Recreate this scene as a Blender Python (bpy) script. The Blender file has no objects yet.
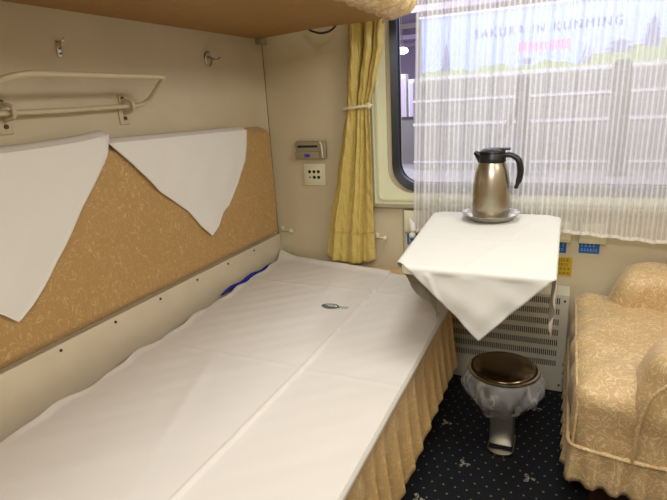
import bpy, bmesh, math, random
from mathutils import Vector, Matrix
random.seed(7)
PI = math.pi
S = bpy.context.scene
COL = S.collection

# ---------------------------------------------------------------- helpers
def lin(c):
    def f(v):
        v /= 255.0
        return v / 12.92 if v <= 0.04045 else ((v + 0.055) / 1.055) ** 2.4
    return (f(c[0]), f(c[1]), f(c[2]), 1.0)

def new_mat(name):
    m = bpy.data.materials.new(name)
    m.use_nodes = True
    nt = m.node_tree
    return m, nt, nt.nodes['Principled BSDF']

def N(nt, kind, **kw):
    n = nt.nodes.new(kind)
    for k, v in kw.items():
        setattr(n, k, v)
    return n

def math_node(nt, op, a, b=None, c=None):
    n = nt.nodes.new('ShaderNodeMath')
    n.operation = op
    for i, v in enumerate((a, b, c)):
        if v is None:
            continue
        if isinstance(v, (int, float)):
            n.inputs[i].default_value = v
        else:
            nt.links.new(v, n.inputs[i])
    return n.outputs[0]

def basic(name, rgb, rough=0.6, metal=0.0, noise=0.0, nscale=20, bump=0.0, bscale=200, sheen=0.0, rgb2=None, coat=0.0):
    m, nt, b = new_mat(name)
    b.inputs['Base Color'].default_value = lin(rgb)
    b.inputs['Roughness'].default_value = rough
    b.inputs['Metallic'].default_value = metal
    b.inputs['Sheen Weight'].default_value = sheen
    b.inputs['Coat Weight'].default_value = coat
    tc = N(nt, 'ShaderNodeTexCoord')
    if noise > 0 or rgb2:
        t = N(nt, 'ShaderNodeTexNoise')
        t.inputs['Scale'].default_value = nscale
        t.inputs['Detail'].default_value = 4
        nt.links.new(tc.outputs['Object'], t.inputs['Vector'])
        mx = N(nt, 'ShaderNodeMix', data_type='RGBA')
        c2 = lin(rgb2) if rgb2 else tuple(list(v * (1 - noise) for v in lin(rgb)[:3]) + [1])
        mx.inputs[6].default_value = lin(rgb)
        mx.inputs[7].default_value = c2
        r = N(nt, 'ShaderNodeMapRange')
        r.inputs[1].default_value = 0.35
        r.inputs[2].default_value = 0.65
        nt.links.new(t.outputs['Fac'], r.inputs[0])
        nt.links.new(r.outputs[0], mx.inputs[0])
        nt.links.new(mx.outputs[2], b.inputs['Base Color'])
    if bump > 0:
        t2 = N(nt, 'ShaderNodeTexNoise')
        t2.inputs['Scale'].default_value = bscale
        t2.inputs['Detail'].default_value = 3
        nt.links.new(tc.outputs['Object'], t2.inputs['Vector'])
        bp = N(nt, 'ShaderNodeBump')
        bp.inputs['Strength'].default_value = bump
        bp.inputs['Distance'].default_value = 0.002
        nt.links.new(t2.outputs['Fac'], bp.inputs['Height'])
        nt.links.new(bp.outputs[0], b.inputs['Normal'])
    return m

def jacquard(name, dark, light, scale=45, stretch=(1, 1, 1), rough=0.55, width=0.06, fold=0.25, distort=1.5, mixmax=1.0):
    """woven ornament: contour lines of a warped noise, raised a little"""
    m, nt, b = new_mat(name)
    b.inputs['Roughness'].default_value = rough
    b.inputs['Sheen Weight'].default_value = 0.15
    tc = N(nt, 'ShaderNodeTexCoord')
    mp = N(nt, 'ShaderNodeMapping')
    mp.inputs['Scale'].default_value = stretch
    nt.links.new(tc.outputs['Object'], mp.inputs['Vector'])
    t = N(nt, 'ShaderNodeTexNoise')
    t.inputs['Scale'].default_value = scale
    t.inputs['Detail'].default_value = 1.0
    t.inputs['Distortion'].default_value = distort
    nt.links.new(mp.outputs[0], t.inputs['Vector'])
    d = math_node(nt, 'ABSOLUTE', math_node(nt, 'SUBTRACT', t.outputs['Fac'], 0.5))
    r = N(nt, 'ShaderNodeMapRange')
    r.inputs[1].default_value = width
    r.inputs[2].default_value = width * 0.4
    r.inputs[3].default_value = 0
    r.inputs[4].default_value = mixmax
    nt.links.new(d, r.inputs[0])
    mx = N(nt, 'ShaderNodeMix', data_type='RGBA')
    mx.inputs[6].default_value = lin(dark)
    mx.inputs[7].default_value = lin(light)
    nt.links.new(r.outputs[0], mx.inputs[0])
    nt.links.new(mx.outputs[2], b.inputs['Base Color'])
    t2 = N(nt, 'ShaderNodeTexNoise')
    t2.inputs['Scale'].default_value = 14
    t2.inputs['Detail'].default_value = 2
    nt.links.new(tc.outputs['Object'], t2.inputs['Vector'])
    h = math_node(nt, 'ADD', math_node(nt, 'MULTIPLY', t2.outputs['Fac'], 3.0), math_node(nt, 'MULTIPLY', r.outputs[0], 0.35))
    bp = N(nt, 'ShaderNodeBump')
    bp.inputs['Strength'].default_value = fold
    bp.inputs['Distance'].default_value = 0.004
    nt.links.new(h, bp.inputs['Height'])
    nt.links.new(bp.outputs[0], b.inputs['Normal'])
    return m

def link(name, bm, mat=None, parent=None, smooth=True, angle=40, mods=()):
    me = bpy.data.meshes.new(name)
    bmesh.ops.recalc_face_normals(bm, faces=bm.faces[:])
    bm.to_mesh(me)
    bm.free()
    o = bpy.data.objects.new(name, me)
    COL.objects.link(o)
    if mat:
        me.materials.append(mat)
    if smooth:
        for p in me.polygons:
            p.use_smooth = True
        try:
            me.set_sharp_from_angle(angle=math.radians(angle))
        except Exception:
            pass
    if parent:
        o.parent = parent
        o.matrix_parent_inverse = Matrix.Translation(-Vector(parent.location))
    for kind, kw in mods:
        md = o.modifiers.new(kind.lower(), kind)
        for k, v in kw.items():
            setattr(md, k, v)
    return o

def thing(name, label, cat, loc=(0, 0, 0), group=None):
    o = bpy.data.objects.new(name, None)
    COL.objects.link(o)
    o.location = loc
    o['label'] = label
    o['category'] = cat
    if group:
        o['group'] = group
    return o

def tag(o, label, cat, group=None):
    o['label'] = label
    o['category'] = cat
    if group:
        o['group'] = group
    return o

def struct(name, bm, mat, parent=None, **kw):
    o = link(name, bm, mat, parent, **kw)
    if parent is None:
        o['kind'] = 'structure'
    return o

def box(bm, x0, x1, y0, y1, z0, z1, bev=0.0, seg=2):
    r = bmesh.ops.create_cube(bm, size=1.0)
    vs = r['verts']
    for v in vs:
        v.co = Vector(((x0 + x1) / 2 + v.co.x * (x1 - x0), (y0 + y1) / 2 + v.co.y * (y1 - y0), (z0 + z1) / 2 + v.co.z * (z1 - z0)))
    if bev > 0:
        es = list({e for v in vs for e in v.link_edges})
        bmesh.ops.bevel(bm, geom=es, offset=bev, segments=seg, affect='EDGES', profile=0.5)
    return bm

def bx(*a, **k):
    return box(bmesh.new(), *a, **k)

def tube(bm, pts, rad, n=10, closed=False, radii=None):
    pts = [Vector(p) for p in pts]
    rings = []
    L = len(pts)
    up = None
    for i, p in enumerate(pts):
        if closed:
            t = (pts[(i + 1) % L] - pts[i - 1]).normalized()
        else:
            t = (pts[min(i + 1, L - 1)] - pts[max(i - 1, 0)]).normalized()
        if up is None:
            up = Vector((0, 0, 1)) if abs(t.z) < 0.9 else Vector((1, 0, 0))
        a = (up - t * up.dot(t)).normalized()
        up = a
        b2 = t.cross(a)
        r = radii[i] if radii else rad
        rings.append([bm.verts.new(p + (a * math.cos(2 * PI * k / n) + b2 * math.sin(2 * PI * k / n)) * r) for k in range(n)])
    rng = range(L) if closed else range(L - 1)
    for i in rng:
        A, B = rings[i], rings[(i + 1) % L]
        for k in range(n):
            bm.faces.new((A[k], A[(k + 1) % n], B[(k + 1) % n], B[k]))
    if not closed:
        bm.faces.new(rings[0][::-1])
        bm.faces.new(rings[-1])
    return bm

def smooth_path(pts, rad=0.03, k=6):
    """round the corners of a polyline"""
    pts = [Vector(p) for p in pts]
    out = [pts[0]]
    for i in range(1, len(pts) - 1):
        r = rad[i] if isinstance(rad, (list, tuple)) else rad
        a = (pts[i - 1] - pts[i])
        c = (pts[i + 1] - pts[i])
        r1 = min(r, a.length * 0.49, c.length * 0.49)
        p0, p2 = pts[i] + a.normalized() * r1, pts[i] + c.normalized() * r1
        for j in range(k + 1):
            t = j / k
            out.append(p0 * (1 - t) ** 2 + pts[i] * 2 * t * (1 - t) + p2 * t * t)
    out.append(pts[-1])
    return out

def lathe(bm, prof, c, n=40, capb=True, capt=True):
    rings = []
    for r, z in prof:
        rings.append([bm.verts.new((c[0] + r * math.cos(2 * PI * k / n), c[1] + r * math.sin(2 * PI * k / n), c[2] + z)) for k in range(n)])
    for A, B in zip(rings, rings[1:]):
        for k in range(n):
            bm.faces.new((A[k], A[(k + 1) % n], B[(k + 1) % n], B[k]))
    if capb:
        bm.faces.new(rings[0][::-1])
    if capt:
        bm.faces.new(rings[-1])
    return bm

def grid(bm, nu, nv, f, uv=None):
    vs = [[bm.verts.new(f(i / nu, j / nv)) for i in range(nu + 1)] for j in range(nv + 1)]
    lay = bm.loops.layers.uv.new('UVMap') if uv else None
    for j in range(nv):
        for i in range(nu):
            fc = bm.faces.new((vs[j][i], vs[j][i + 1], vs[j + 1][i + 1], vs[j + 1][i]))
            if lay:
                for lp, (a, b_) in zip(fc.loops, ((i, j), (i + 1, j), (i + 1, j + 1), (i, j + 1))):
                    lp[lay].uv = uv(a / nu, b_ / nv)
    return bm

def rrect(x0, x1, z0, z1, r, k=8):
    out = []
    for cx, cz, a0 in ((x1 - r, z1 - r, 0), (x0 + r, z1 - r, PI / 2), (x0 + r, z0 + r, PI), (x1 - r, z0 + r, 1.5 * PI)):
        for j in range(k + 1):
            a = a0 + PI / 2 * j / k
            out.append((cx + r * math.cos(a), cz + r * math.sin(a)))
    return out

def ring_plate(bm, outer, inner, y0, y1, yi0=None):
    """a plate in XZ with a hole, from y0 (front) to y1"""
    if yi0 is None:
        yi0 = y0
    n = len(outer)
    OF = [bm.verts.new((x, y0, z)) for x, z in outer]
    OB = [bm.verts.new((x, y1, z)) for x, z in outer]
    IF = [bm.verts.new((x, yi0, z)) for x, z in inner]
    IB = [bm.verts.new((x, y1, z)) for x, z in inner]
    for i in range(n):
        j = (i + 1) % n
        bm.faces.new((OF[i], OF[j], IF[j], IF[i]))
        bm.faces.new((OB[i], IB[i], IB[j], OB[j]))
        bm.faces.new((OF[i], OB[i], OB[j], OF[j]))
        bm.faces.new((IF[i], IF[j], IB[j], IB[i]))
    return bm

def prism(bm, poly, y0, y1, axis='y'):
    """extrude a polygon (a,b): axis y -> (x,z) outline; x -> (y,z); z -> (x,y)"""
    def P(a, b_, d):
        return {'y': (a, d, b_), 'x': (d, a, b_), 'z': (a, b_, d)}[axis]
    A = [bm.verts.new(P(a, b_, y0)) for a, b_ in poly]
    B = [bm.verts.new(P(a, b_, y1)) for a, b_ in poly]
    bm.faces.new(A)
    bm.faces.new(B[::-1])
    n = len(poly)
    for i in range(n):
        bm.faces.new((A[i], B[i], B[(i + 1) % n], A[(i + 1) % n]))
    return bm

def ruffle(bm, path, ztop, zbot, amp_t, amp_b, pitch, flare=0.0, nv=8, step=0.006, zwave=0.0, seedv=0, zfun=None):
    """pleated cloth hanging along a horizontal path; the outward side is to the left of travel"""
    path = [Vector((p[0], p[1], 0)) for p in path]
    seg = [(path[i + 1] - path[i]).length for i in range(len(path) - 1)]
    tot = sum(seg)
    n = max(8, int(tot / step))
    rnd = random.Random(seedv)
    ph, ph2 = rnd.random() * 6, rnd.random() * 6
    def at(s):
        for i, l in enumerate(seg):
            if s <= l or i == len(seg) - 1:
                t = min(max(s / l, 0), 1)
                return path[i].lerp(path[i + 1], t)
            s -= l
    rows = [[] for _ in range(nv + 1)]
    for i in range(n + 1):
        s = tot * i / n
        p = at(s)
        d = (at(min(s + .01, tot)) - at(max(s - .01, 0))).normalized()
        o = Vector((-d.y, d.x, 0))
        w = s / pitch * 2 * PI + 0.9 * math.sin(s * 9 + ph) + 0.5 * math.sin(s * 23 + ph2)
        sharp = math.sin(w) + 0.35 * math.sin(2 * w + .6)
        for j in range(nv + 1):
            v = j / nv
            a = amp_t + (amp_b - amp_t) * v ** 1.3
            side = d * (0.3 * a * math.cos(w))
            zb = zbot + zwave * (0.5 + 0.5 * math.sin(w * 1.0 + 1.2)) + (zfun(s) if zfun else 0)
            z = ztop + (zb - ztop) * v
            q = p + o * (a * sharp + flare * v) + side
            rows[j].append(bm.verts.new((q.x, q.y, z)))
    for j in range(nv):
        for i in range(n):
            bm.faces.new((rows[j][i], rows[j][i + 1], rows[j + 1][i + 1], rows[j + 1][i]))
    return bm

def text_mesh(name, body, size, loc, mat, parent, rot=(PI / 2, 0, 0), align='CENTER', ext=0.0, space=1.0, bold=0.0, width=None):
    cu = bpy.data.curves.new(name, 'FONT')
    cu.body = body
    cu.size = size
    cu.align_x = align
    cu.align_y = 'CENTER'
    cu.extrude = ext
    cu.offset = bold
    cu.space_character = space
    t = bpy.data.objects.new(name + '_c', cu)
    COL.objects.link(t)
    bpy.context.view_layer.update()
    me = bpy.data.meshes.new_from_object(t.evaluated_get(bpy.context.evaluated_depsgraph_get()))
    bpy.data.objects.remove(t)
    if width and len(me.vertices):
        w = max(v.co.x for v in me.vertices) - min(v.co.x for v in me.vertices)
        for v in me.vertices:
            v.co.x *= width / w
    me.name = name
    me.materials.clear()
    me.materials.append(mat)
    o = bpy.data.objects.new(name, me)
    COL.objects.link(o)
    o.rotation_euler = rot
    o.location = loc
    if parent:
        o.parent = parent
        o.matrix_parent_inverse = Matrix.Translation(-Vector(parent.location))
    return o

def h2(x, y):
    """smooth pseudo random bumps"""
    return (math.sin(x * 1.7 + 1.3 * math.sin(y * 1.1 + .4)) + math.sin(y * 2.3 + 1.1 * math.sin(x * 1.9 + 2.)) + math.sin(x * 3.1 - y * 2.7)) / 3

# ---------------------------------------------------------------- materials
M_wall = basic('wall_laminate', (206, 192, 160), .5, noise=.06, nscale=3, bump=.06, bscale=90)
M_wall_l = basic('side_wall_laminate', (202, 187, 156), .5, noise=.08, nscale=5, bump=.06, bscale=90)
M_strip = basic('pale_laminate', (218, 204, 178), .45, noise=.06, nscale=8)
M_cream = basic('cream_frame_paint', (214, 212, 178), .4, noise=.05, nscale=6)
M_metalstrip = basic('satin_trim', (176, 168, 140), .35, metal=.4)
M_rubber = basic('black_rubber', (14, 16, 20), .35)
M_dark = basic('dark_gap', (28, 22, 18), .8)
M_white = basic('white_cotton', (226, 222, 214), .85, bump=.12, bscale=500, sheen=.1)
M_tablecloth = basic('tablecloth_cotton', (216, 214, 207), .8, bump=.1, bscale=500, sheen=.1)
M_sheet = basic('sheet_cotton', (214, 208, 201), .85, bump=.1, bscale=400, sheen=.1)
M_cushion = jacquard('ochre_jacquard', (176, 138, 82), (212, 180, 126), scale=25, stretch=(1, 1.1, .8), rough=.6, width=.026, fold=.12, distort=2.6, mixmax=.6)
M_gold = jacquard('gold_jacquard', (194, 162, 114), (226, 204, 162), scale=30, rough=.45, width=.05, fold=.35, distort=2.4, mixmax=.7)
M_skirt = jacquard('gold_skirt_jacquard', (196, 160, 104), (220, 188, 132), scale=34, rough=.5, width=.04, fold=.3, mixmax=.7)
M_curtain = jacquard('yellow_curtain_damask', (196, 172, 92), (214, 192, 118), scale=40, rough=.36, width=.06, fold=.12, mixmax=.5)
M_bunk = basic('brown_berth_lining', (160, 118, 62), .6, noise=.1, nscale=30, bump=.1, bscale=300)
M_wood = basic('brown_wood', (120, 78, 40), .45, rgb2=(92, 56, 28), nscale=12)
M_plinth = basic('dark_brown_wood', (52, 26, 14), .5, noise=.2, nscale=10)
M_rack = basic('cream_enamel', (196, 180, 148), .35)
M_chrome = basic('dull_chrome', (190, 184, 172), .25, metal=1)
M_screw = basic('dark_screw_steel', (88, 70, 50), .4, metal=.7)
M_ivory = basic('ivory_plastic', (222, 216, 184), .4)
M_grey = basic('grey_plastic', (150, 138, 112), .4)
M_blue = basic('blue_sticker_vinyl', (24, 96, 176), .4)
M_bluecloth = basic('blue_blanket_wool', (30, 40, 150), .9)
M_bluewhite = basic('pale_blue_print', (150, 195, 235), .5)
M_violet = basic('violet_logo_print', (70, 50, 170), .4)
M_yellow = basic('yellow_sticker_vinyl', (196, 164, 40), .5)
M_ink = basic('brown_ink', (96, 76, 20), .6)
M_black = basic('black_plastic', (14, 14, 15), .38)
M_hole = basic('black_socket_hole', (20, 16, 12), .8)
M_heater = basic('heater_enamel', (214, 206, 186), .45, noise=.06, nscale=10)
M_slot_shade = basic('heater_slot_shade', (84, 78, 68), .8)
M_cable = basic('dark_red_cable', (50, 22, 20), .5)
M_logo = basic('grey_emblem_print', (92, 98, 100), .7)

def steel(name, rgb, rough, axis_scale=(1, 1, 60)):
    m, nt, b = new_mat(name)
    b.inputs['Base Color'].default_value = lin(rgb)
    b.inputs['Metallic'].default_value = 1
    b.inputs['Roughness'].default_value = rough
    tc = N(nt, 'ShaderNodeTexCoord')
    mp = N(nt, 'ShaderNodeMapping')
    mp.inputs['Scale'].default_value = axis_scale
    t = N(nt, 'ShaderNodeTexNoise')
    t.inputs['Scale'].default_value = 12
    nt.links.new(tc.outputs['Object'], mp.inputs[0])
    nt.links.new(mp.outputs[0], t.inputs['Vector'])
    bp = N(nt, 'ShaderNodeBump')
    bp.inputs['Strength'].default_value = .15
    bp.inputs['Distance'].default_value = .0005
    nt.links.new(t.outputs['Fac'], bp.inputs['Height'])
    nt.links.new(bp.outputs[0], b.inputs['Normal'])
    return m
M_steel = steel('brushed_steel', (176, 168, 150), .30)
M_steel2 = steel('saucer_steel', (192, 186, 172), .3, (1, 1, 1))
M_post_steel = steel('satin_steel', (196, 192, 184), .45, (1, 1, 1))
M_bucket = steel('bucket_steel', (120, 116, 108), .45, (1, 1, 1))
M_lid = steel('dark_mirror_steel', (104, 88, 70), .16, (1, 1, 1))

# carpet: near-black navy with small specks on a lattice and sparse sprigs
def carpet():
    m, nt, b = new_mat('navy_dotted_carpet')
    b.inputs['Roughness'].default_value = .95
    tc = N(nt, 'ShaderNodeTexCoord')
    sep = N(nt, 'ShaderNodeSeparateXYZ')
    nt.links.new(tc.outputs['Object'], sep.inputs[0])
    X, Y = sep.outputs[0], sep.outputs[1]
    mn = lambda op, a, b_=None, c=None: math_node(nt, op, a, b_, c)
    def cell(pitch, offx=0.0, offy=0.0):
        ry = mn('DIVIDE', mn('ADD', Y, 10 + offy), pitch)
        row = mn('FLOOR', ry)
        sh = mn('MULTIPLY', mn('MODULO', row, 2.0), .5)
        rx = mn('ADD', mn('DIVIDE', mn('ADD', X, 10 + offx), pitch), sh)
        fx = mn('SUBTRACT', mn('FRACT', rx), .5)
        fy = mn('SUBTRACT', mn('FRACT', ry), .5)
        return fx, fy
    fx, fy = cell(.034)
    d = mn('SQRT', mn('ADD', mn('MULTIPLY', fx, fx), mn('MULTIPLY', fy, fy)))
    dots = mn('LESS_THAN', d, .085)
    gx, gy = cell(.19, .05, .03)
    rr = mn('SQRT', mn('ADD', mn('MULTIPLY', gx, gx), mn('MULTIPLY', gy, gy)))
    th = mn('ARCTAN2', gy, gx)
    pet = mn('ADD', .062, mn('MULTIPLY', mn('COSINE', mn('MULTIPLY', th, 3.0)), .045))
    n2 = N(nt, 'ShaderNodeTexNoise')
    n2.inputs['Scale'].default_value = 160
    nt.links.new(tc.outputs['Object'], n2.inputs['Vector'])
    sprig = mn('MULTIPLY', mn('LESS_THAN', rr, pet), mn('GREATER_THAN', n2.outputs['Fac'], .47))
    fac = mn('MAXIMUM', mn('MULTIPLY', dots, .5), mn('MULTIPLY', sprig, .9))
    mx = N(nt, 'ShaderNodeMix', data_type='RGBA')
    mx.inputs[6].default_value = lin((9, 11, 20))
    mx.inputs[7].default_value = lin((170, 166, 150))
    nt.links.new(fac, mx.inputs[0])
    nt.links.new(mx.outputs[2], b.inputs['Base Color'])
    bp = N(nt, 'ShaderNodeBump')
    bp.inputs['Strength'].default_value = .6
    bp.inputs['Distance'].default_value = .003
    n3 = N(nt, 'ShaderNodeTexNoise')
    n3.inputs['Scale'].default_value = 500
    nt.links.new(tc.outputs['Object'], n3.inputs['Vector'])
    nt.links.new(n3.outputs['Fac'], bp.inputs['Height'])
    nt.links.new(bp.outputs[0], b.inputs['Normal'])
    return m
M_carpet = carpet()

# sheer: woven voile, alternating open and dense vertical stripes
def sheer_mat():
    m, nt, b = new_mat('striped_voile')
    tc = N(nt, 'ShaderNodeTexCoord')
    sep = N(nt, 'ShaderNodeSeparateXYZ')
    nt.links.new(tc.outputs['UV'], sep.inputs[0])
    s = math_node(nt, 'FRACT', math_node(nt, 'DIVIDE', sep.outputs[0], .0165))
    stripe = N(nt, 'ShaderNodeMapRange', interpolation_type='SMOOTHSTEP')
    tri = math_node(nt, 'ABSOLUTE', math_node(nt, 'SUBTRACT', s, .5))
    stripe.inputs[1].default_value = .26
    stripe.inputs[2].default_value = .14
    stripe.inputs[3].default_value = .50
    stripe.inputs[4].default_value = .80
    nt.links.new(tri, stripe.inputs[0])
    nz = N(nt, 'ShaderNodeTexNoise')
    nz.inputs['Scale'].default_value = 9
    nt.links.new(tc.outputs['Object'], nz.inputs['Vector'])
    fac = math_node(nt, 'ADD', stripe.outputs[0], math_node(nt, 'MULTIPLY', math_node(nt, 'SUBTRACT', nz.outputs['Fac'], .5), .12))
    b.inputs['Base Color'].default_value = lin((246, 245, 242))
    b.inputs['Roughness'].default_value = .8
    tr = N(nt, 'ShaderNodeBsdfTransparent')
    tl = N(nt, 'ShaderNodeBsdfTranslucent')
    tl.inputs[0].default_value = lin((244, 244, 242))
    m1 = N(nt, 'ShaderNodeMixShader')
    m1.inputs[0].default_value = .42
    nt.links.new(b.outputs[0], m1.inputs[1])
    nt.links.new(tl.outputs[0], m1.inputs[2])
    m2 = N(nt, 'ShaderNodeMixShader')
    nt.links.new(fac, m2.inputs[0])
    nt.links.new(tr.outputs[0], m2.inputs[1])
    nt.links.new(m1.outputs[0], m2.inputs[2])
    out = nt.nodes['Material Output']
    nt.links.new(m2.outputs[0], out.inputs[0])
    return m
M_sheer = sheer_mat()

def glass_mat():
    m, nt, b = new_mat('window_glass')
    tr = N(nt, 'ShaderNodeBsdfTransparent')
    tr.inputs[0].default_value = (.93, .93, .97, 1)
    gl = N(nt, 'ShaderNodeBsdfGlossy')
    gl.inputs['Roughness'].default_value = .02
    lw = N(nt, 'ShaderNodeFresnel')
    lw.inputs[0].default_value = 1.1
    mx = N(nt, 'ShaderNodeMixShader')
    nt.links.new(lw.outputs[0], mx.inputs[0])
    nt.links.new(tr.outputs[0], mx.inputs[1])
    nt.links.new(gl.outputs[0], mx.inputs[2])
    nt.links.new(mx.outputs[0], nt.nodes['Material Output'].inputs[0])
    return m
M_glass = glass_mat()

def bag_mat():
    m, nt, b = new_mat('clear_polythene')
    b.inputs['Base Color'].default_value = lin((205, 205, 205))
    b.inputs['Roughness'].default_value = .25
    tr = N(nt, 'ShaderNodeBsdfTransparent')
    tr.inputs[0].default_value = (.93, .93, .94, 1)
    tc = N(nt, 'ShaderNodeTexCoord')
    nz = N(nt, 'ShaderNodeTexNoise')
    nz.inputs['Scale'].default_value = 15
    nz.inputs['Distortion'].default_value = .8
    nz.inputs['Detail'].default_value = 4
    mp = N(nt, 'ShaderNodeMapping')
    mp.inputs['Scale'].default_value = (1, 1, .35)
    nt.links.new(tc.outputs['Object'], mp.inputs[0])
    nt.links.new(mp.outputs[0], nz.inputs['Vector'])
    d = math_node(nt, 'ABSOLUTE', math_node(nt, 'SUBTRACT', nz.outputs['Fac'], .5))
    mr = N(nt, 'ShaderNodeMapRange')
    mr.inputs[1].default_value = .0
    mr.inputs[2].default_value = .05
    mr.inputs[3].default_value = .66
    mr.inputs[4].default_value = .36
    nt.links.new(d, mr.inputs[0])
    bp = N(nt, 'ShaderNodeBump')
    bp.inputs['Strength'].default_value = .5
    bp.inputs['Distance'].default_value = .006
    nt.links.new(mr.outputs[0], bp.inputs['Height'])
    nt.links.new(bp.outputs[0], b.inputs['Normal'])
    mx = N(nt, 'ShaderNodeMixShader')
    nt.links.new(mr.outputs[0], mx.inputs[0])
    nt.links.new(tr.outputs[0], mx.inputs[1])
    nt.links.new(b.outputs[0], mx.inputs[2])
    nt.links.new(mx.outputs[0], nt.nodes['Material Output'].inputs[0])
    return m
M_bag = bag_mat()

def emit(name, rgb, s):
    m, nt, b = new_mat(name)
    b.inputs['Base Color'].default_value = lin(rgb)
    b.inputs['Emission Color'].default_value = lin(rgb)
    b.inputs['Emission Strength'].default_value = s
    return m

# ---------------------------------------------------------------- room shell
RX, RY, RZ = 1.95, -2.45, 2.4
struct('floor', bx(0, RX, RY, 0, -.05, 0), M_carpet, smooth=False)
struct('ceiling', bx(0, RX, RY, 0, RZ, RZ + .05), M_cream, smooth=False)
struct('wall_left', bx(-.06, 0, RY, .1, -.05, RZ + .05), M_wall_l, smooth=False)
struct('wall_right', bx(RX, RX + .06, RY, .1, -.05, RZ + .05), M_wall, smooth=False)
struct('wall_front', bx(-.06, RX + .06, RY - .06, RY, -.05, RZ + .05), M_wall, smooth=False)
WO = (.5725, 1.803, .747, 1.625)      # window opening
struct('wall_back', ring_plate(bmesh.new(), rrect(0, RX, -.05, RZ + .05, .001), rrect(*WO, .10), 0, .10), M_wall, angle=20)
# thin dark joint and cover strip in the corner
struct('trim_1', bx(0, .0015, -.0018, 0, .0, RZ), M_dark, smooth=False)
t = struct('trim_2', bx(0, .014, RY + .02, -.004, .0, .532, bev=.003), M_strip)
for y in (-1.183, -.996, -.806, -.616, -.425, -.236):
    b = bmesh.new()
    for k in range(1):
        tube(b, [(.012, y, .516), (.017, y, .516)], .0040, 10)
        box(b, .0165, .0178, y - .003, y + .003, .5155, .5168)
    link('screw', b, M_screw, t)
# vertical joint strips of the wall under the window
b = bmesh.new()
box(b, .600, .605, -.004, 0, .44, .676)
box(b, .628, .633, -.004, 0, .44, .676)
struct('trim_3', b, M_metalstrip, smooth=False)

# window: cream frame, metal moulding, rubber gasket, pane
k = 8
wf = ring_plate(bmesh.new(), rrect(.490, 1.88, .690, 1.70, .004), rrect(.545, 1.825, .735, 1.65, .10), -.022, 0, yi0=-.012)
win = struct('window_1', wf, M_cream, angle=35)
b = bmesh.new()
ring_plate(b, rrect(.477, 1.893, .677, 1.713, .004), rrect(.4905, 1.8795, .6905, 1.6995, .004), -.030, 0)
link('window_moulding', b, M_metalstrip, win, angle=30)
b = bmesh.new()
ring_plate(b, rrect(.505, 1.865, .705, 1.685, .02), rrect(.512, 1.858, .712, 1.678, .018), -.027, -.018)
link('window_bead', b, M_cream, win, angle=30)
b = bmesh.new()
ring_plate(b, rrect(.566, 1.808, .742, 1.63, .105), rrect(.590, 1.781, .772, 1.606, .085), -.020, .022, yi0=-.012)
link('window_gasket', b, M_rubber, win, angle=50)
b = bmesh.new()
ring_plate(b, rrect(.5895, 1.7815, .7715, 1.6065, .085), rrect(.593, 1.778, .775, 1.603, .08), .018, .024)
link('window_inner_gasket', b, M_rubber, win, angle=50)
b = bmesh.new()
prism(b, rrect(.592, 1.779, .774, 1.604, .08), .019, .0225)
link('window_glass', b, M_glass, win, smooth=False)

# ---------------------------------------------------------------- lower berth
berth = thing('lower_berth', 'lower sleeping berth along the left wall with a gold jacquard cover and ruffled skirt', 'berth', (.43, -1.0, 0))
link('base', bx(.105, .76, -2.0, -.01, 0, .30), M_plinth, berth, smooth=False)
b = prism(bmesh.new(), [(.105, -2.02), (.862, -2.02), (.862, -.315), (.852, -.300), (.785, -.285), (.780, -.006), (.105, -.006)], .30, .412, 'z')
bmesh.ops.bevel(b, geom=b.edges[:], offset=.010, segments=3, affect='EDGES')
link('mattress', b, M_skirt, berth)
b = bmesh.new()
box(b, .47, .775, -.105, -.034, .40, .424, bev=.01, seg=3)
link('foot_roll', b, M_skirt, berth)
b = bmesh.new()
ruffle(b, [(.790, -.284), (.850, -.294), (.862, -.304), (.866, -.325), (.866, -2.0)], .408, .138, .0006, .027, .082, flare=.0, zwave=.050, seedv=5, step=.004, nv=18,
       zfun=lambda s: .010 * math.sin(s * 7) - .025 * max(0, 1 - s / .5))
link('skirt', b, M_skirt, berth, mods=[('SOLIDIFY', dict(thickness=.0015))])

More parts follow.
